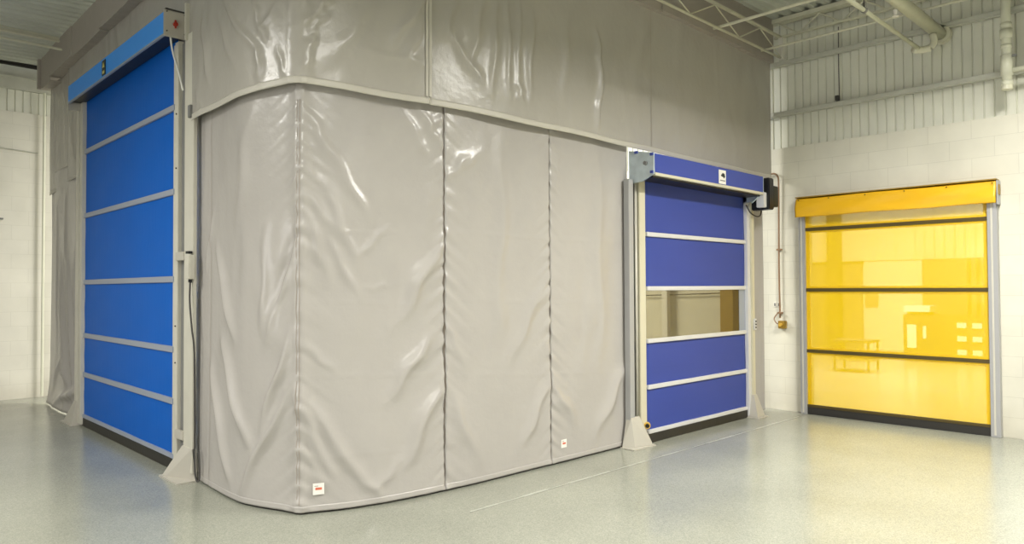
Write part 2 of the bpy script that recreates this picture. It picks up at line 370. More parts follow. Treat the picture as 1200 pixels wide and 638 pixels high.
# right wall: painted block below, corrugated steel above
DY0, DY1, DZ = 1.84, 3.735, 2.36
b = B(); box(b, XW, XW+.2, DY1, YF, 0, 3.19); box(b, XW, XW+.2, -5, DY0, 0, 3.19); box(b, XW, XW+.2, DY0, DY1, DZ, 3.19)
obj('wall_right', b, 'block', kind='structure')
def corrugated(axis, at, a0, a1, z0, z1, sign, pitch=.093, depth=.014):
    bm = bmesh.new(); prev = None; k = 0; n = int((a1-a0)/pitch)
    prof = [(0, 0), (.07, 1), (.15, 1), (.22, 0)]
    for i in range(n):
        for (f, d) in prof:
            a = a0+(i+f)*pitch; c = at + sign*depth*d
            p = lambda z: (c, a, z) if axis == 'x' else (a, c, z)
            row = (bm.verts.new(p(z0)), bm.verts.new(p(z1)))
            if prev: bm.faces.new((prev[0], row[0], row[1], prev[1]))
            prev = row
    return bm
b = corrugated('x', XW+.045, -5, YF, 3.19, 4.9, 1); thick(obj('wall_right_cladding', b, 'corr', kind='structure'), .003)
# far wall
b = B(); box(b, -7, XW, YF, YF+.2, 0, 3.98); obj('wall_far', b, 'block_far', kind='structure')
b = corrugated('y', YF+.04, -7, XW, 3.98, 4.29, 1); thick(obj('wall_far_cladding', b, 'corr', kind='structure'), .003)
b = B(); box(b, -7, XW, YF-.02, YF+.12, 4.29, 4.72); box(b, -7, XW, YF-.05, YF, 4.45, 4.47); obj('trim_1', b, 'girt', kind='structure')
b = B(); box(b, -7.2, -7, -5, 12, 0, 4.9); obj('wall_left', b, 'block', kind='structure')
b = B(); box(b, -7, XW, -5.2, -5, 0, 4.9); obj('wall_back', b, 'block_far', kind='structure')
# roof deck with ribs running along x
bm = bmesh.new(); prev = None; pitch = .155
for i in range(int(17.2/pitch)):
    for f, d in ((0, 0), (.14, .04), (.5, .04), (.64, 0)):
        y = -5.1+(i+f)*pitch
        row = (bm.verts.new((-7.2, y, ceil_z(-7.2)+d)), bm.verts.new((8.75, y, ceil_z(8.75)+d)))
        if prev: bm.faces.new((prev[0], row[0], row[1], prev[1]))
        prev = row
thick(obj('ceiling', bm, 'deck', kind='structure'), .003)

# roof beams seen at the upper left
def beam(y, z, w, h, m, label, xe=2.2):
    b = B(); box(b, -7, xe, y-w/2, y+w/2, z-h, z-h+.012); box(b, -7, xe, y-.01, y+.01, z-h, z); box(b, -7, xe, y-w/2, y+w/2, z-.012, z)
    return tag(obj('roof_beam', b, m, origin=(0, y, z-h)), label, 'beam', 'roof beams at the upper left')
beam(10.2, 4.60, .05, .05, 'steel_paint', 'pale roof purlin under the deck at upper left, nearer than the dark one')
beam(11.7, 4.60, .05, .045, 'rubber', 'dark roof beam at upper left against the far wall', 2.35)
b = tube(B(), [(-7, 9.7, 4.32), (2.1, 9.7, 4.32)], .014); tag(obj('conduit_pipe', b, 'steel_paint', origin=(0, 9.7, 4.32)), 'thin pale conduit crossing below the roof deck at upper left', 'pipe')

# ------------------------------------------------------------------ enclosure curtains
S_J1, S_J2, S_C, S_E = 2.693, 3.817, 1.614, 4.90
def lower_panel(s0, s1, label, seed, seams, lo=.02, hi=3.05, cr=None, off=0, parts=(), origin=None, **kw):
    bm, info = sheet(s0, s1, lo, hi, [c for c in (LOW if cr is None else cr)], off=off, seams=seams, seed=seed, **kw)
    mid = (s0+s1)/2; x, y = path(mid); org = (float(x), float(y), 0)
    o = thing('insulated_curtain', label, 'curtain', org, 'lower grey curtain panels')
    thick(obj('panel_sheet', bm, 'vinyl', o, smooth=True))
    thick(obj('bottom_hem', strip_along(info, None, .035, .002), 'vinyl', o, smooth=True), .0015)
    return o, info

pA, iA = lower_panel(.0, S_J1-.0012, 'large grey vinyl curtain panel wrapping the corner, small white tag at its foot', 1, (S_C, S_J1), billow=.006, folds=((S_C, .04, .006), (.47, .02, -.004)), flare=.01)
obj('stitched_seam', vbar(S_C+.008, .05, 2.8, iA, .004, .003), 'stitch', pA, smooth=True)
obj('stitched_seam', vbar(S_C-.010, .05, 2.8, iA, .004, .003), 'stitch', pA, smooth=True)
obj('side_seam', vbar(.47, .05, 2.8, iA, .004, .003), 'stitch', pA, smooth=True)
pB, iB = lower_panel(S_J1+.0012, S_J2-.0012, 'middle grey vinyl curtain panel without a tag, between the two dark joints', 2, (S_J1, S_J2), billow=.005, flare=.004)
pC, iC = lower_panel(S_J2+.0012, S_E, 'grey vinyl curtain panel next to the indigo door, small white tag at its foot', 3, (S_J2,), billow=.006, flare=.004)
s8, s83 = s_of_x(7.80), s_of_x(8.30)
pD, iD = lower_panel(s8, s83, 'narrow grey vinyl curtain strip between indigo door and the block wall', 4, (), cr=[], billow=.003, folds=((s83-.03, .025, .02),))
LP = [(-3.2-.3*i, .1, -3.5-.35*i, 1.9, .06, 1.3) for i in range(4)] + [(-4.0, .25, -4.5, .9, .05, 1.2), (-3.4, .3, -4.2, .2, .06, 1.2), (-4.9, .2, -4.4, .7, .05, 1), (-4.7, .05, -3.6, .35, .05, 1.1), (-4.2, 1.0, -4.35, 2.6, .05, .8), (-4.7, .6, -4.75, 2.6, .05, .8)]
pE, iE = lower_panel(-5.12, -3.05, 'creased dark-looking grey vinyl curtain panel left of the tall blue door', 5, (), cr=LP, res=.03, billow=.012, flare=.05)
def care_tag(s, z, par, info, w=.075, h=.075):
    i = int(np.argmin(abs(info['s']-s))); j = int(np.argmin(abs(info['z'][i]-z)))
    d = float(info['D'][max(0, i-3):i+4, max(0, j-3):j+4].max())+.004
    def quad(ds0, ds1, z0, z1, out):
        bm = bmesh.new(); v = []
        for (a, zz) in ((ds0, z0), (ds1, z0), (ds1, z1), (ds0, z1)):
            x, y = path(s+a); nx, ny = path_n(s+a); v.append(bm.verts.new((float(x+nx*(d+out)), float(y+ny*(d+out)), z+zz)))
        bm.faces.new(v); return bm
    t = thick(obj('sewn_tag', quad(-w/2, w/2, -h/2, h/2, 0), 'white', par, label='small white tag'), .002)
    q = quad(-w*.28, w*.3, -.006, .010, .002)
    obj('tag_print', q, 'orange', t)
    q = quad(-w*.36, -w*.02, .018, .022, .002); obj('tag_print', q, 'stitch', t)
care_tag(1.743, .164, pA, iA)
care_tag(3.963, .164, pC, iC, .07, .07)
def added_backing_strip(sj, par):
    bm = bmesh.new(); prev = None
    for z in (.03, 1., 2., 2.95):
        row = []
        for ds in (-.03, .03):
            x, y = path(sj+ds); nx, ny = path_n(sj+ds); row.append(bm.verts.new((float(x-nx*.02), float(y-ny*.02), z)))
        if prev: bm.faces.new((prev[0], row[0], row[1], prev[1]))
        prev = row
    thick(obj('added_backing_strip', bm, 'stitch', par), .003)
added_backing_strip(S_J1, pA); added_backing_strip(S_J2, pB)  # backing strips added to block light leaking through the joints
# dark strips added to hide the joints and the gap under the sheets
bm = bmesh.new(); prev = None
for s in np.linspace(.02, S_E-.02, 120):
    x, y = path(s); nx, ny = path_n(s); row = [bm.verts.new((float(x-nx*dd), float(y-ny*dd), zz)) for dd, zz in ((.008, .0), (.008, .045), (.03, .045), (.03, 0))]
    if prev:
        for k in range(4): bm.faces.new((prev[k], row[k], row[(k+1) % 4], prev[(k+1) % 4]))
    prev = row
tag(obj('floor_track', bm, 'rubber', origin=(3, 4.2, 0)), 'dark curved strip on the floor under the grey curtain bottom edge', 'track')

# upper curtains
U1 = 2.528
def hem1(s): return 2.838 + .03*math.exp(-((s-1.6)/.45)**2) - .004*max(0, (s-3.2)) + .004*math.sin(5*s)
def upper_panel(s0, s1, label, seed, lo, hi=4.26, cr=(), seams=(), off=.065, res=.016, **kw):
    bm, info = sheet(s0, s1, lo, hi, cr, off=off, seams=seams, seed=seed, res=res, **kw)
    mid = (s0+s1)/2; x, y = path(mid)
    o = thing('insulated_curtain', label, 'curtain', (float(x), float(y), 2.8), 'upper grey curtain panels')
    thick(obj('panel_sheet', bm, 'vinyl_up', o, smooth=True))
    thick(obj('bottom_binding', strip_along(info, None, .042, .004), 'binding', o, smooth=True, label='pale binding tape'), .003)
    return o, info
uA, jA = upper_panel(.03, U1, 'shiny creased upper grey curtain panel bending round the corner', 11, hem1, cr=UP, seams=(), billow=.008, amp=.5)
for ds in (-.028, .0): obj('joint_binding', vbar(U1+ds, 2.86, 4.3, jA, .022, .008), 'binding', uA, smooth=True)
uB, jB = upper_panel(U1+.004, s_of_x(8.42), 'long upper grey curtain panel above the indigo door', 12, lambda s: hem1(s) + (.0 if s < 4.8 else .0), cr=UP, seams=(), billow=.005, amp=.46)
obj('stitched_seam', vbar(5.221, 2.86, 4.3, jB, .005, .004), 'stitch', uB, smooth=True)
uC, jC = upper_panel(-4.15, .02, 'upper grey curtain panel behind the bright blue door hood', 13, lambda s: 2.84+.01*math.sin(3*s), off=.02, res=.04, billow=.004, pucker=.0)
for q in (-1.2, -2.2, -2.9): obj('stitched_seam', vbar(q, 2.9, 4.3, jC, .008, .003), 'stitch', uC, smooth=True)
uD, jD = upper_panel(-5.2, -4.0, 'upper grey curtain panel at the far left end beside the white wall', 14, lambda s: 2.80-.05*(abs(s+4.6)), off=.0, res=.04, billow=.008)

# wrapped beam above the curtains (valance), a row of sheets hung from the deck
def valance(s0, s1, z0, off, par, seed, drop):
    rng = np.random.RandomState(seed); n = max(6, int((s1-s0)/.05)); bm = bmesh.new(); prev = None
    for i in range(n+1):
        s = s0+(s1-s0)*i/n; x, y = path(s); nx, ny = path_n(s); zz = z0+drop*math.sin(math.pi*i/n)*-1+rng.uniform(-.004, .004)
        top = ceil_z(float(x))-.0
        prof = ((off, top), (off, (top+zz)/2), (off, zz), (off-.16, zz+.002))
        row = [bm.verts.new((float(x+nx*d), float(y+ny*d), h)) for d, h in prof]
        if prev:
            for k in range(3): bm.faces.new((prev[k], row[k], row[k+1], prev[k+1]))
        prev = row
    return thick(obj('valance_flap', bm, 'vinyl_dark', par), .006)
v = thing('curtain_valance', 'dull grey wrapped valance under the roof deck above the upper curtains', 'valance', (2.2, 8, 4.2))
edges = [-5.28, -4.7, -3.6, -2.4, -1.2, .03, 1.4, 2.6, 3.9, 5.35, 6.95, 7.73]
edges[-1] = s_of_x(8.42)
for i, (a, c) in enumerate(zip(edges, edges[1:])):
    valance(a-.01, c+.01, 4.235 + (.012 if i % 2 else 0) - (.04 if i == 0 else 0), .115 + (.012 if i % 2 else 0), v, 20+i, .008)
b = B(); box(b, 2.17, 2.42, 11.30, 11.36, 4.2, 4.6); obj('valance_end_cap', b, 'vinyl_dark', v)

# ------------------------------------------------------------------ tall blue door (left)
D1 = thing('roll_up_door', 'tall bright blue fabric roll-up door with grey bars under an azure hood', 'door', (2.2, 7.65, 0))
def wavy_sheet_x(X, y0, y1, z0, z1, amp=.003, seed=0):
    bm = bmesh.new(); ny, nz = 60, 30; V = []
    for i in range(ny+1):
        y = y0+(y1-y0)*i/ny; V.append([bm.verts.new((X+amp*math.sin(y*6+seed)*math.sin(j*.35+y), y, z0+(z1-z0)*j/nz)) for j in range(nz+1)])
    for i in range(ny):
        for j in range(nz): bm.faces.new((V[i][j], V[i+1][j], V[i+1][j+1], V[i][j+1]))
    return bm
LZ = [.11, .57, 1.0, 1.586, 2.32, 3.03, 3.72]
for a, c in zip(LZ, LZ[1:]):
    thick(obj('fabric_section', wavy_sheet_x(2.2, 6.27, 9.05, a, c, .002, a), 'blueL', D1, smooth=True), .004)
for z in LZ[1:-1]:
    obj('wind_bar', box(B(), 2.180, 2.203, 6.285, 9.04, z-.026, z+.026, .004), 'bar', D1)
obj('bottom_bar', box(B(), 2.18, 2.215, 6.25, 9.04, .095, .135, .004), 'bar', D1)
obj('bottom_seal', box(B(), 2.185, 2.225, 6.2, 9.06, .0, .096, .006), 'rubber', D1)
def post_x(par, y_in, sgn, ztop, foot=True):
    """post of the left door; sgn=-1: outer side towards smaller y"""
    g = obj('guide_channel', box(B(), 2.165, 2.21, y_in, y_in+sgn*.075, .02, ztop, .004), 'frame', par)
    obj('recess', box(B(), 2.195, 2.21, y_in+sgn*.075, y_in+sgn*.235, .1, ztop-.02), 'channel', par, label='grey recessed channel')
    p = obj('post', box(B(), 2.160, 2.188, y_in+sgn*.23, y_in+sgn*.425, .06, ztop, .004), 'frame', par)
    for z in (2.95, 2.5, 1.2, .9):
        obj('bolt', tube(B(), [(2.157, y_in+sgn*.04, z), (2.168, y_in+sgn*.04, z)], .007, 6), 'cable', par)
    return p
post_x(D1, 6.225, -1, 3.55)
obj('guide_lip', box(B(), 2.185, 2.20, 6.22, 6.31, .1, 3.55), 'frame', D1)
b = B(); box(b, 2.16, 2.25, 9.035, 9.13, .02, 3.6, .004); obj('guide_channel', b, 'frame', D1)
b = B(); box(b, 2.15, 2.26, 9.14, 9.25, .02, 3.6, .004); obj('post', b, 'frame', D1)
for z in (1.77, .33): obj('cross_bracket', box(B(), 2.150, 2.18, 5.98, 6.16, z-.035, z+.035, .003), 'plate', D1)
# foot gussets (near: bent plate; far: small)
def hull_foot(name, base, top, z1, par):
    bm = bmesh.new()
    for (x, y) in base: bm.verts.new((x, y, .0)); bm.verts.new((x, y, .02))
    for (x, y) in top: bm.verts.new((x, y, z1))
    r = bmesh.ops.convex_hull(bm, input=bm.verts)
    bmesh.ops.delete(bm, geom=[g for g in r['geom_interior'] if isinstance(g, bmesh.types.BMVert)], context='VERTS')
    x0 = min(p[0] for p in base); x1 = max(p[0] for p in base); y0 = min(p[1] for p in base); y1 = max(p[1] for p in base)
    box(bm, x0-.015, x1, y0-.015, y1+.015, 0, .01)
    return obj(name, bm, 'plate', par)
hull_foot('foot_gusset', [(2.055, 6.14), (2.06, 6.08), (2.165, 5.87), (2.195, 5.80), (2.20, 6.17)], [(2.155, 6.0), (2.155, 5.80), (2.19, 5.80), (2.19, 6.0)], .255, D1)
hull_foot('foot_gusset', [(2.10, 9.14), (2.12, 9.55), (2.25, 9.55), (2.25, 9.14)], [(2.15, 9.14), (2.15, 9.24), (2.25, 9.24), (2.25, 9.14)], .27, D1)
# control box, cables
cb = obj('sensor_box', box(B(), 2.115, 2.162, 5.765, 5.86, 1.58, 1.77, .006), 'frame', D1)
obj('cable_gland', tube(B(), [(2.14, 5.81, 1.58), (2.14, 5.81, 1.555)], .014, 8), 'black', cb)
obj('gland_cap', box(B(), 2.12, 2.15, 5.79, 5.85, 1.78, 1.80), 'black', cb)
obj('hanging_cable', tube(B(), smooth_pts([(2.14, 5.81, 1.56), (2.135, 5.80, 1.4), (2.14, 5.77, 1.2), (2.155, 5.755, 1.0), (2.165, 5.765, .5), (2.165, 5.765, .3), (2.15, 5.72, .1), (2.155, 5.69, .03), (2.17, 5.68, .06), (2.18, 5.72, .25)]), .007, 6), 'cable', D1, smooth=True)
obj('power_cable', tube(B(), smooth_pts([(2.10, 6.16, 3.6), (2.11, 6.13, 3.45), (2.13, 6.04, 3.25), (2.14, 5.98, 3.1)]), .008, 6), 'cablew', D1, smooth=True, label='white cable')
obj('counterweight_shadow', box(B(), 2.183, 2.194, 5.985, 6.05, 1.85, 3.12), 'cable', D1)  # dark strip painted as the counterweight's shadow in the channel
obj('latch_block', box(B(), 2.14, 2.165, 5.83, 5.88, 2.86, 2.96, .003), 'channel', D1)
# hood
HX, HY0, HY1 = 2.04, 6.14, 9.13
h = obj('hood', prism(B(), [(HX, 3.575), (HX, 3.755), (2.25, 3.775), (2.25, 3.765), (HX+.012, 3.745), (HX+.012, 3.575)], 'y', HY0, HY1), 'hoodL', D1)
obj('hood_lip', prism(B(), [(HX-.004, 3.563), (HX-.004, 3.577), (HX+.015, 3.577), (HX+.015, 3.563)], 'y', HY0, HY1), 'bar', h)
obj('hood_shade_panel', box(B(), HX+.035, 2.19, HY0+.01, HY1-.01, 3.585, 3.60), 'black', h)  # black panel painting in the shade under the azure hood
obj('roller', tube(B(), [(2.165, HY0+.02, 3.675), (2.165, HY1-.02, 3.675)], .062, 20), 'blueL', D1, smooth=True)
ep = obj('end_plate', box(B(), HX, 2.235, HY0-.022, HY0, 3.56, 3.775, .003), 'plate', D1)
obj('top_edge', box(B(), HX+.01, 2.23, HY0-.026, HY0+.01, 3.775, 3.787), 'cable', ep)
obj('rotary_knob', tube(B(), [(2.125, HY0-.022, 3.665), (2.125, HY0-.045, 3.665)], .018, 10), 'red', ep, label='red knob')
obj('knob_tail', box(B(), 2.12, 2.132, HY0-.034, HY0-.022, 3.635, 3.70), 'red', ep)
for (x, z) in ((HX+.02, 3.76), (2.2, 3.76), (2.2, 3.6), (HX+.02, 3.6), (2.205, 3.7)):
    obj('screw', tube(B(), [(x, HY0-.022, z), (x, HY0-.03, z)], .006, 6), 'cable', ep)
ep2 = obj('end_plate', box(B(), HX, 2.25, HY1, HY1+.015, 3.5, 3.77, .002), 'plate', D1)
obj('mounting_flange', box(B(), 2.14, 2.21, 5.93, 5.955, 3.50, 3.80, .004), 'frame', D1)
obj('motor_cover', box(B(), 2.17, 2.2, 5.80, 5.91, 3.46, 3.66, .006), 'frame', D1)
st = obj('warning_sticker', box(B(), HX-.006, HX-.001, 7.72, 7.83, 3.59, 3.735), 'sticker', D1)
obj('sticker_mark', prism(B(), [(7.745, 3.665), (7.805, 3.665), (7.775, 3.715)], 'x', HX-.009, HX-.006), 'sticker_y', st)
obj('sticker_mark', box(B(), HX-.009, HX-.006, 7.745, 7.805, 3.605, 3.63), 'sticker_y', st)

# ------------------------------------------------------------------ indigo door (middle right)
D2 = thing('roll_up_door', 'indigo fabric roll-up door with a tinted window band and white bars', 'door', (6.77, 4.11, 0))
def sheet_y(Y, x0, x1, z0, z1, amp=.002, seed=0):
    bm = bmesh.new(); nx, nz = 40, 16; V = []
    for i in range(nx+1):
        x = x0+(x1-x0)*i/nx; V.append([bm.verts.new((x, Y+amp*math.sin(x*5+seed+j*.3), z0+(z1-z0)*j/nz)) for j in range(nz+1)])
    for i in range(nx):
        for j in range(nz): bm.faces.new((V[i][j], V[i+1][j], V[i+1][j+1], V[i][j+1]))
    return bm
RZ = [.1, .535, .98, 1.488, 2.014, 2.60]
for k, (a, c) in enumerate(zip(RZ, RZ[1:])):
    if k == 2: continue
    thick(obj('fabric_section', sheet_y(4.11, 5.80, 7.74, a, c, .002, a*5), 'blueR', D2, smooth=True), .004)
w = obj('vision_window', box(B(), 5.80, 7.60, 4.108, 4.112, 1.0, 1.47), 'bronze', D2, label='brownish see-through window band')
obj('window_edge', box(B(), 7.60, 7.74, 4.104, 4.114, 1.0, 1.47), 'bar', D2, label='pale strip at the end of the window')
for z in RZ[1:-1]: obj('wind_bar', box(B(), 5.80, 7.735, 4.088, 4.116, z-.021, z+.021, .004), 'barR', D2)
obj('bottom_bar', box(B(), 5.80, 7.735, 4.085, 4.12, .09, .128, .004), 'barR', D2)
obj('bottom_seal', box(B(), 5.79, 7.74, 4.09, 4.12, .0, .092, .005), 'rubber', D2)
obj('guide_channel', box(B(), 5.675, 5.775, 4.09, 4.15, .02, 2.58, .004), 'cream', D2)
obj('post', box(B(), 5.51, 5.585, 4.09, 4.15, .05, 2.52, .004), 'alu', D2)
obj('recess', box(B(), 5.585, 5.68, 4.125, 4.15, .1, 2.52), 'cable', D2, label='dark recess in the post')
obj('cable_tray', tube(B(), [(5.64, 4.108, .2), (5.64, 4.108, 2.5)], .014, 8), 'frame', D2, smooth=True)
obj('guide_channel', box(B(), 7.735, 7.80, 4.07, 4.15, .02, 2.58, .004), 'barR', D2)
obj('post', box(B(), 7.80, 7.86, 4.05, 4.15, .02, 2.58, .004), 'cream', D2)
hull_foot('foot_gusset', [(5.45, 4.14), (5.52, 4.05), (5.74, 4.01), (5.77, 4.03), (5.78, 4.14)], [(5.515, 4.085), (5.645, 4.085), (5.645, 4.14), (5.515, 4.14)], .28, D2)
hull_foot('foot_gusset', [(7.74, 3.97), (7.95, 3.99), (7.97, 4.12), (7.74, 4.12)], [(7.79, 4.04), (7.86, 4.04), (7.86, 4.14), (7.79, 4.14)], .26, D2)
pe = obj('photo_eye', tube(B(), [(5.755, 4.075, .185), (5.72, 4.05, .185)], .030, 18), 'brass', D2, label='brass photo eye')
obj('lens', tube(B(), [(5.72, 4.05, .185), (5.716, 4.047, .185)], .02, 14), 'black', pe)
hy = 3.87
h2 = obj('hood', prism(B(), [(hy, 2.565), (hy, 2.745), (4.14, 2.80), (4.14, 2.788), (hy+.012, 2.735), (hy+.012, 2.565)], 'x', 5.62, 7.735), 'hoodR', D2)
obj('hood_lip', prism(B(), [(hy-.006, 2.54), (hy-.006, 2.567), (hy+.03, 2.567), (hy+.03, 2.54)], 'x', 5.62, 7.735), 'cream', h2)
obj('roller', tube(B(), [(5.64, 4.03, 2.66), (7.72, 4.03, 2.66)], .065, 18), 'black', D2, smooth=True)  # roller coloured black to carry the shade under the hood
obj('hood_shade_panel', box(B(), 5.64, 7.72, hy+.032, 4.106, 2.525, 2.555), 'black', h2)  # black panel stands in for the dark shade beneath this hood
ep = obj('end_plate', prism(B(), [(4.15, 2.80), (hy, 2.75), (hy, 2.55), (4.0, 2.495), (4.15, 2.485)], 'x', 5.60, 5.618), 'galv', D2, label='shiny zinc end plate')
obj('axle_bolt', tube(B(), [(5.60, 3.955, 2.66), (5.578, 3.955, 2.66)], .02, 8), 'channel', ep)
for (y, z) in ((4.06, 2.775), (3.885, 2.735), (3.885, 2.57)): obj('corner_clip', box(B(), 5.585, 5.60, y-.016, y+.016, z-.012, z+.012), 'hoodR', ep)
obj('end_plate', prism(B(), [(4.15, 2.79), (hy, 2.745), (hy, 2.55), (4.0, 2.47), (4.15, 2.47)], 'x', 7.735, 7.75), 'galv', D2)
mo = obj('drive_motor', box(B(), 7.80, 7.92, 3.83, 4.05, 2.38, 2.74, .01), 'black', D2, label='black drive motor')
obj('motor_fin_box', box(B(), 7.925, 8.05, 3.84, 4.0, 2.42, 2.66, .008), 'sticker', mo)
obj('motor_bracket', box(B(), 7.73, 7.80, 3.86, 3.95, 2.40, 2.57, .004), 'barR', D2)
obj('bracket_arm', tube(B(), [(7.72, 4.0, 2.46), (7.73, 3.88, 2.56)], .01, 6), 'galv', D2)
obj('motor_cable', tube(B(), smooth_pts([(7.70, 4.06, 2.44), (7.74, 4.03, 2.35), (7.84, 4.0, 2.31), (7.93, 4.0, 2.34), (7.95, 4.0, 2.42)]), .008, 6), 'cable', D2, smooth=True)
st = obj('hood_sticker', box(B(), 6.765, 6.905, hy-.005, hy, 2.575, 2.72), 'white', D2, label='white sticker with black emblem')
obj('emblem', prism(B(), [(6.80, 2.66), (6.835, 2.69), (6.87, 2.685), (6.885, 2.655), (6.86, 2.635), (6.85, 2.65), (6.825, 2.65)], 'y', hy-.008, hy-.005), 'sticker', st)
obj('emblem', box(B(), 6.785, 6.885, hy-.008, hy-.005, 2.605, 2.615), 'channel', st)
sw = obj('switch_box', box(B(), 7.815, 7.87, 4.035, 4.05, 1.0, 1.13, .004), 'barR', D2)
for z in (1.03, 1.065, 1.1): obj('push_button', tube(B(), [(7.842, 4.035, z), (7.842, 4.025, z)], .009, 8), 'cable', sw)

# ------------------------------------------------------------------ yellow door (right wall)
D3 = thing('roll_up_door', 'translucent yellow vinyl roll-up door with dark bars in the block wall', 'door', (8.46, 2.78, 0))
YX = 8.46; YB = [.1, .742, 1.459, 2.172, 2.40]
for a, c in zip(YB, YB[1:]):
    obj('vinyl_section', wavy_sheet_x(YX, 1.90, 3.665, a, c, .002, a*3), 'yellow', D3, smooth=True)
for y0, y1 in ((1.85, 1.90), (3.665, 3.715)): obj('edge_band', box(B(), YX-.003, YX+.003, y0, y1, .1, 2.4), 'yellow_edge', D3)
for z in YB[1:-1]:
    obj('wind_bar', box(B(), YX-.016, YX+.012, 1.85, 3.712, z-.019, z+.019, .003), 'olive', D3)
    for dz in (-.03, .03): obj('weld_strip', box(B(), YX-.005, YX+.003, 1.85, 3.712, z+dz-.011, z+dz+.011), 'yellow_edge', D3)
obj('bottom_bar', box(B(), YX-.02, YX+.02, 1.85, 3.715, .085, .115, .003), 'olive', D3)
obj('bottom_seal', box(B(), YX-.018, YX+.018, 1.84, 3.73, .0, .088, .006), 'rubber', D3)
for y0, y1, z1 in ((3.705, 3.775, 2.36), (1.775, 1.86, 2.36)):
    g = obj('guide_channel', box(B(), 8.42, 8.499, y0, y1, .0, z1, .003), 'alu', D3)
    obj('channel_groove', box(B(), 8.414, 8.421, (y0+y1)/2-.004, (y0+y1)/2+.012, .02, z1), 'frame', g)
# hood: fabric drape with soft folds
bm = bmesh.new(); V = []; ny, nz = 90, 16
for i in range(ny+1):
    y = 1.77+(3.79-1.77)*i/ny; r = []
    for j in range(nz+1):
        t = j/nz; z = 2.315+.003*math.sin(y*7)+(2.535-2.315)*t
        x = 8.36+.03*t*t + .006*math.sin(9*y+5*t)*math.sin(math.pi*t) + .005*math.sin(4*y-7*t)
        r.append(bm.verts.new((x, y, z)))
    r.append(bm.verts.new((8.49, y, 2.545))); V.append(r)
for i in range(ny):
    for j in range(nz+1): bm.faces.new((V[i][j], V[i+1][j], V[i+1][j+1], V[i][j+1]))
hd = thick(obj('fabric_hood', bm, 'yellow_hood', D3, smooth=True), .004)
obj('hood_rail', box(B(), 8.37, 8.49, 1.765, 3.79, 2.545, 2.556), 'ochre', hd)
obj('end_cap', box(B(), 8.38, 8.495, 1.755, 1.768, 2.30, 2.54, .002), 'alu', D3)
obj('cap_slot', box(B(), 8.40, 8.46, 1.748, 1.756, 2.40, 2.50), 'ochre', D3)
for y in (1.80, 2.2, 2.6, 3.0, 3.4, 3.75): obj('rivet', tube(B(), [(8.378, y, 2.515), (8.368, y, 2.515)], .006, 6), 'olive', hd)
obj('roller', tube(B(), [(8.44, 1.88, 2.43), (8.44, 3.69, 2.43)], .04, 14), 'yellow_edge', D3, smooth=True)

# ------------------------------------------------------------------ wall fittings
b = tube(B(), smooth_pts([(8.47, 4.22, 2.80), (8.465, 4.17, 2.86), (8.465, 4.10, 2.885), (8.465, 4.05, 2.85), (8.465, 4.035, 2.76), (8.47, 4.04, 2.3), (8.47, 4.045, 1.7), (8.47, 4.04, 1.12)], 10), .011, 8)
c = tag(obj('conduit_pipe', b, 'conduit', origin=(8.47, 4.04, 1.1), smooth=True), 'thin brown conduit with bent top running down the block wall', 'pipe')
for z in (1.95, 1.18): obj('pipe_clip', box(B(), 8.452, 8.5, 4.015, 4.07, z-.01, z+.01), 'conduit', c)
c = thing('outlet_box', 'small beige outlet box at the foot of the brown conduit', 'electrical box', (8.5, 4.01, 1.0))
obj('box_body', box(B(), 8.44, 8.5, 3.965, 4.055, .99, 1.085, .006), 'ochre', c); obj('plug', tube(B(), [(8.44, 4.015, 1.04), (8.41, 4.015, 1.04)], .022, 10), 'brass', c)
obj('cord_loop', tube(B(), smooth_pts([(8.42, 4.02, 1.04), (8.41, 4.06, 1.06), (8.42, 4.09, 1.11), (8.44, 4.07, 1.16), (8.46, 4.045, 1.19)]), .007, 6), 'conduit', c, smooth=True)
for (y, l) in ((4.115, 'left one of two tiny socket plates on the block wall'), (4.065, 'right one of two tiny socket plates on the block wall')):
    t = thing('wall_socket', l, 'socket', (8.5, y, 1.28), 'tiny sockets on the block wall')
    obj('cover', box(B(), 8.493, 8.5, y-.018, y+.018, 1.25, 1.31, .002), 'pale', t); obj('slot', box(B(), 8.490, 8.494, y-.006, y+.006, 1.262, 1.298), 'cable', t)
# girts across the cladding
for z, l in ((3.60, 'lower grey horizontal rail across the corrugated wall'), (4.215, 'upper grey horizontal rail across the corrugated wall')):
    tag(obj('wall_rail', box(B(), 8.44, 8.52, -5, 4.22, z-.028, z+.028, .012), 'girt', origin=(8.48, 0, z)), l, 'rail', 'rails on the corrugated wall')
tag(obj('cable_clip', box(B(), 8.42, 8.47, 3.29, 3.33, 3.63, 3.69, .004), 'cable', origin=(8.45, 3.31, 3.63)), 'small brown clip standing on the lower grey wall rail', 'clip')
tag(obj('thin_cable', tube(B(), smooth_pts([(8.5, 3.31, 3.66), (8.505, 3.315, 4.1), (8.5, 3.31, 4.5)]), .005, 5), 'cable', origin=(8.5, 3.31, 3.66)), 'thin dark cable rising from the clip on the lower rail', 'cable')
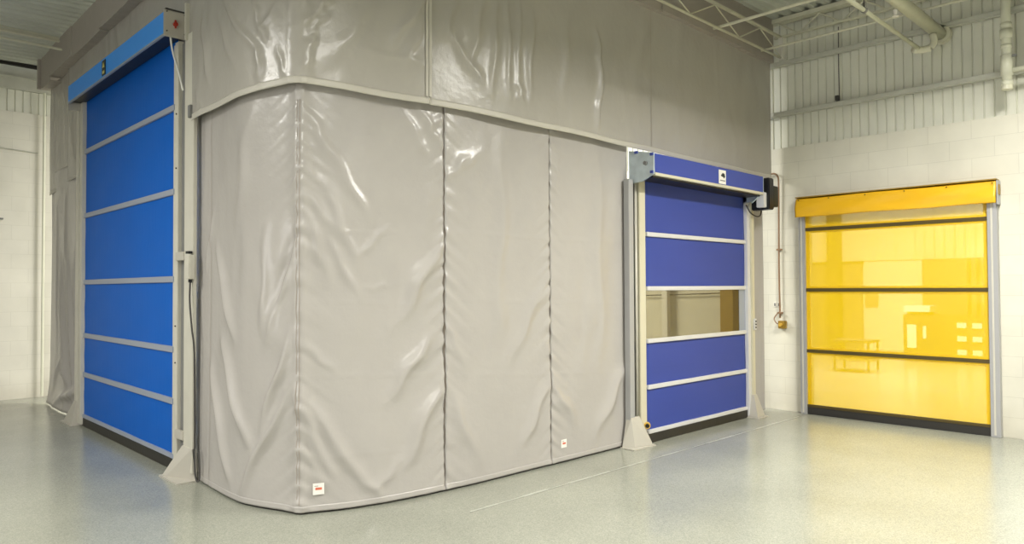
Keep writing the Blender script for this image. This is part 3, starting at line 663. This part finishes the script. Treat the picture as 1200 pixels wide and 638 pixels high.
# vertical white pipe with couplings and a branch
t = thing('drain_pipe', 'vertical cream pipe with couplings and side branch at upper right', 'pipe', (8.2, 1.65, 3.38))
px, py = 8.25, 1.634
obj('pipe_run', tube(B(), [(px, py, 3.42), (px, py, 4.735)], .042, 16), 'pvc', t, smooth=True)
for z0, z1, r in ((3.42, 3.47, .047), (3.52, 3.72, .052), (3.78, 3.82, .048), (3.88, 3.97, .054), (3.99, 4.03, .05)):
    obj('coupling', tube(B(), [(px, py, z0), (px, py, z1)], r, 16), 'pvc', t, smooth=True)
obj('end_cap', tube(B(), [(px, py, 3.385), (px, py, 3.425)], .05, 16), 'steel_paint', t)
obj('branch', tube(B(), [(px, py, 3.56), (px, 1.2, 3.58), (px, -1, 3.66)], .026, 12), 'pvc', t, smooth=True)
obj('drain_valve', tube(B(), [(px-.02, py-.05, 3.70), (px-.02, py-.085, 3.70)], .014, 8), 'channel', t)
# big diagonal-looking pipe and the small one, both running along x to the wall
t = thing('sprinkler_main', 'large cream ceiling pipe ending at a flange on the corrugated wall', 'pipe', (7.5, 2.25, 4.12))
obj('pipe_run', tube(B(), [(5.8, 2.25, 4.13), (8.45, 2.25, 4.13)], .062, 18), 'pipe', t, smooth=True)
obj('wall_flange', tube(B(), [(8.44, 2.25, 4.13), (8.52, 2.25, 4.13)], .095, 12), 'steel_paint', t)
obj('sprinkler_head', tube(B(), [(7.25, 2.3, 4.08), (7.25, 2.3, 4.03), (7.25, 2.3, 4.02)], [.02, .012, .03], 10), 'white', t)
t = thing('branch_pipe', 'thin cream ceiling pipe with elbow fitting beside the large pipe', 'pipe', (7.2, 2.42, 3.95))
obj('pipe_run', tube(B(), [(5.4, 2.36, 3.93), (8.10, 2.36, 3.93)], .020, 10), 'pipe', t, smooth=True)
obj('elbow_fitting', tube(B(), smooth_pts([(8.08, 2.40, 3.92), (8.16, 2.34, 3.92), (8.18, 2.27, 3.93)], 4), .036, 10), 'steel_paint', t, smooth=True)
obj('elbow_fitting', tube(B(), smooth_pts([(8.18, 2.27, 3.93), (8.19, 2.24, 3.98), (8.19, 2.25, 4.07)], 4), .034, 10), 'steel_paint', t, smooth=True)
obj('hanger_ring', tube(B(), [(6.62, 2.36, 3.93), (6.65, 2.36, 3.93)], .027, 12), 'channel', t); obj('hanger_rod', tube(B(), [(6.635, 2.36, 3.95), (6.635, 2.36, 4.7)], .006, 6), 'cable', t)
# open-web roof joist next to the curtain
t = thing('roof_joist', 'open web roof joist running along the grey curtain to the wall', 'joist', (6.5, 4.0, 4.38))
JY = 3.96
obj('bottom_chord', tube(B(), [(2.6, JY, 4.27), (8.46, JY, 4.27)], .015, 8), 'steel_paint', t, smooth=True)
obj('top_chord', box(B(), 2.6, 8.45, JY-.018, JY+.018, 4.51, 4.532), 'steel_paint', t)
k = 0; x = 2.9
while x < 8.2:
    obj('web_bar', tube(B(), [(x, JY, 4.28 if k % 2 else 4.50), (x+.5, JY, 4.51 if k % 2 else 4.28)], .008, 6), 'steel_paint', t); x += .5; k += 1
obj('end_post', box(B(), 8.40, 8.45, JY-.025, JY+.025, 4.25, 4.52), 'pale', t)
b = tube(B(), [(7.0, 4.06, 4.30), (7.0, -4, 4.30)], .017, 8); tag(obj('bridging_bar', b, 'steel_paint', origin=(7, 0, 4.3)), 'thin pale bridging bar crossing under the roof, farther from the corrugated wall', 'bar')
b = tube(B(), [(8.1, 4.08, 4.31), (8.1, -4, 4.31)], .014, 8); tag(obj('bridging_bar', b, 'steel_paint', origin=(8.1, 0, 4.31)), 'thin pale bridging bar crossing under the roof, close to the corrugated wall', 'bar')
# ledger truss along the right wall under the deck
t = thing('wall_truss', 'pale truss along the top of the corrugated wall under the deck', 'truss', (8.42, 0, 4.55))
obj('top_chord', box(B(), 8.38, 8.50, -5, 4.10, 4.70, 4.75), 'steel_paint', t); obj('bottom_chord', box(B(), 8.42, 8.46, -5, 4.05, 4.52, 4.545), 'steel_paint', t)
y = 4.0; k = 0
while y > .5:
    obj('web_bar', tube(B(), [(8.44, y, 4.53 if k % 2 else 4.70), (8.44, y-.25, 4.70 if k % 2 else 4.53)], .010, 6), 'steel_paint', t); y -= .25; k += 1

# far left corner bits
tag(obj('conduit_pipe', tube(B(), [(2.36, 11.86, 0.02), (2.36, 11.86, 4.28)], .018, 8), 'pvc', origin=(2.36, 11.86, 0)), 'vertical white conduit in the corner beside the far left curtain', 'pipe')
tag(obj('wall_cable', tube(B(), smooth_pts([(-2, YF-.02, 3.60), (.6, YF-.02, 3.50), (1.6, YF-.02, 3.47), (2.3, YF-.02, 3.43)]), .008, 5), 'girt', origin=(1, YF-.02, 3.45)), 'thin sagging cable on the white block wall at far left', 'cable')
tag(obj('wall_hook', box(B(), 1.80, 1.90, YF-.05, YF, 2.47, 2.49), 'channel', origin=(1.85, YF, 2.48)), 'tiny dark hook on the white block wall at the left edge', 'hook')

# floor line: worn painted stripe parallel to the long curtain
bm = bmesh.new()
def strip(bm, x0, x1, y, w):
    for i in range(int((x1-x0)/.25)):
        a = x0+i*.25; ww = w*random.uniform(.35, 1)
        v = [bm.verts.new((a, y-ww/2, .0015)), bm.verts.new((a+.25, y-ww/2, .0015)), bm.verts.new((a+.25, y+ww/2, .0015)), bm.verts.new((a, y+ww/2, .0015))]; bm.faces.new(v)
strip(bm, 3.2, 8.3, 3.70, .035)
tag(obj('floor_stripe', bm, 'tape', origin=(5.7, 3.7, 0)), 'faint worn pale stripe on the floor in front of the grey curtain and indigo door', 'floor marking')

# ------------------------------------------------------------------ seen through the tinted window: inside the enclosure
tag(obj('support_post', box(B(), 8.30, 8.45, 4.57, 4.75, 0, 4.6, .004), 'ochre', origin=(8.4, 4.66, 0)), 'brown-yellow post behind the right end of the tinted door window', 'post')
tag(obj('support_post', box(B(), 8.38, 8.45, 5.59, 5.68, 0, 4.6, .004), 'pale', origin=(8.4, 5.63, 0)), 'pale thin post behind the left end of the tinted door window', 'post')
tag(obj('wall_cable', tube(B(), smooth_pts([(8.46, 6.2, 1.38), (8.46, 5.4, 1.40), (8.46, 4.8, 1.42)]), .008, 5), 'cable', origin=(8.46, 5.4, 1.4)), 'thin dark line on the wall behind the tinted door window', 'cable')

# ------------------------------------------------------------------ the room beyond the yellow door
BX = 18.15
b = B(); box(b, BX, BX+.2, -5, 12, 0, 4.9); obj('wall_beyond', b, 'pale', kind='structure')
b = corrugated('x', BX-.03, -2, 11.9, 2.10, 4.9, -1, .2, .03); thick(obj('wall_beyond_cladding', b, 'corr', kind='structure'), .003)
b = B(); box(b, 8.75, 18.3, -5, 12, 4.9, 5.0); obj('ceiling_beyond', b, 'pale', kind='structure')
b = B(); box(b, 8.75, 18.2, 11.9, 12.1, 0, 4.9); box(b, 8.75, 18.2, -5.2, -5, 0, 4.9); obj('wall_beyond_side', b, 'pale', kind='structure')
t = thing('service_door', 'wide dull shutter seen through the left side of the yellow door', 'shutter', (18.0, 7.3, 0))
obj('shutter_leaf', box(B(), 17.98, 18.06, 6.55, 8.6, 0, 2.04), 'shade', t); obj('shutter_head', box(B(), 17.96, 18.08, 6.53, 8.6, 2.04, 2.10), 'cabinet', t)
tag(obj('support_post', box(B(), 17.6, 17.85, 6.95, 7.20, 0, 4.9), 'cabinet', origin=(17.7, 7.07, 0)), 'tall column seen through the left side of the yellow door', 'post')
t = thing('service_door', 'wide dull panelled shutter seen through the right side of the yellow door', 'shutter', (18.0, 4.5, 0))
obj('shutter_leaf', box(B(), 17.98, 18.06, 3.3, 5.24, 0, 2.10), 'shade', t)
for y in (3.95, 4.12, 4.29): obj('shutter_rib', box(B(), 17.95, 17.98, y, y+.06, 0, 2.10), 'cabinet', t)
tag(obj('wall_sign', box(B(), 18.05, 18.11, 6.22, 6.5, 1.05, 1.38), 'shade', origin=(18.1, 6.36, 1.2)), 'small dark notice on the pale wall seen through the yellow door', 'sign')
t = thing('machine_cabinet', 'low machine cabinet with pale openings seen through the yellow door', 'cabinet', (16, 4.3, 0))
obj('body', box(B(), 16.0, 16.6, 3.45, 5.03, .02, .92, .01), 'cabinet', t); obj('top_slab', box(B(), 15.95, 16.5, 4.52, 5.0, .98, 1.10), 'pale', t); obj('riser', box(B(), 16.0, 16.5, 4.6, 4.95, .92, .98), 'cabinet', t)
for y0, y1, z0, z1 in ((4.78, 4.95, .25, .72), (4.60, 4.66, .45, .7)): obj('door_panel', box(B(), 15.975, 16.0, y0, y1, z0, z1), 'pale', t)
for y in (3.98, 3.72):
    for z in (.16, .42, .68): obj('drawer_front', box(B(), 15.975, 16.0, y-.08, y+.08, z, z+.1), 'pale', t)
t = thing('reflection_cart', 'low cart shape added for a dark floor reflection, seen low through the yellow door', 'cart', (13.2, 4.95, 0))  # cart shape put in for a faint dark reflection in the floor
obj('reflection_cart_top', box(B(), 13.0, 13.5, 4.62, 5.25, .52, .56), 'cabinet', t); obj('reflection_cart_shelf', box(B(), 13.0, 13.5, 4.62, 5.25, .2, .23), 'shade', t)
for x in (13.02, 13.46):
    for y in (4.64, 5.21): obj('leg', box(B(), x, x+.03, y, y+.03, .03, .52), 'cabinet', t)

# ------------------------------------------------------------------ lights
def area(name, loc, sx, sy, power, col=(1, .97, .9), rot=(0, 0, 0), spread=180):
    l = bpy.data.lights.new(name, 'AREA'); l.shape = 'RECTANGLE'; l.size = sx; l.size_y = sy; l.energy = power; l.color = col; l.spread = math.radians(spread)
    o = bpy.data.objects.new(name, l); COL.objects.link(o); o.location = loc; o.rotation_euler = rot; return o
LK = 1.0
WARM = (1, .972, .915); COOL = (.93, .94, 1)
for (x, y, p) in LAMPS:
    area('overhead_light', (x, y, 4.42 if x > 5 else 4.25), 1.2, .5, p*LK, WARM, spread=154 if x > 5 else LSPREAD)
    # lamp housing above the tubes, open below
    t = thing('hanging_lamp', 'pale high bay lamp hung from the roof deck on two rods', 'lamp', (x, y, 4.27), 'high bay lamps')
    obj('housing', box(B(), x-.65, x+.65, y-.3, y+.3, 4.44 if x > 5 else 4.27, 4.50 if x > 5 else 4.33, .01), 'steel_paint', t)
    for dx in (-.4, .4): obj('rod', tube(B(), [(x+dx, y, 4.50 if x > 5 else 4.33), (x+dx, y, ceil_z(x+dx)-.002)], .006, 6), 'cable', t)
for (loc, sx, sy, p, col, rot) in SIDE_LIGHTS:
    area('cool_side_light', loc, sx, sy, p*LK, col, rot)
area('overhead_light', (12.5, 4.5, 4.6), 3, 3, BEYOND_W, WARM)  # unseen light added so the room beyond shows through the yellow sheet
area('overhead_light', (5.5, 8, 4.5), 2, 2, INSIDE_W, WARM)  # unseen light added to brighten the enclosure behind the tinted window
w = bpy.data.worlds.new('world'); SC.world = w; w.use_nodes = True
w.node_tree.nodes['Background'].inputs[0].default_value = (.8, .85, 1, 1); w.node_tree.nodes['Background'].inputs[1].default_value = .3

# ------------------------------------------------------------------ camera (position and lens recovered from the vanishing points)
cam = bpy.data.cameras.new('camera'); co = bpy.data.objects.new('camera', cam); COL.objects.link(co)
cam.sensor_width = 36; cam.sensor_fit = 'HORIZONTAL'; cam.lens = 847.98/1200*36; cam.clip_end = 100; cam.clip_start = .05
R3 = Matrix(((0.7169, -0.0118, -0.6971), (-0.6972, -0.0192, -0.7166), (-0.0049, 0.9997, -0.0219))).to_quaternion().to_matrix()
mw = R3.to_4x4(); mw.translation = Vector((0, 0, 1.5)); co.matrix_world = mw
SC.camera = co
SC.view_settings.view_transform = 'Standard'; SC.view_settings.look = 'None'; SC.view_settings.gamma = 1; SC.view_settings.use_curve_mapping = False
SC.view_settings.exposure = EXPOSURE
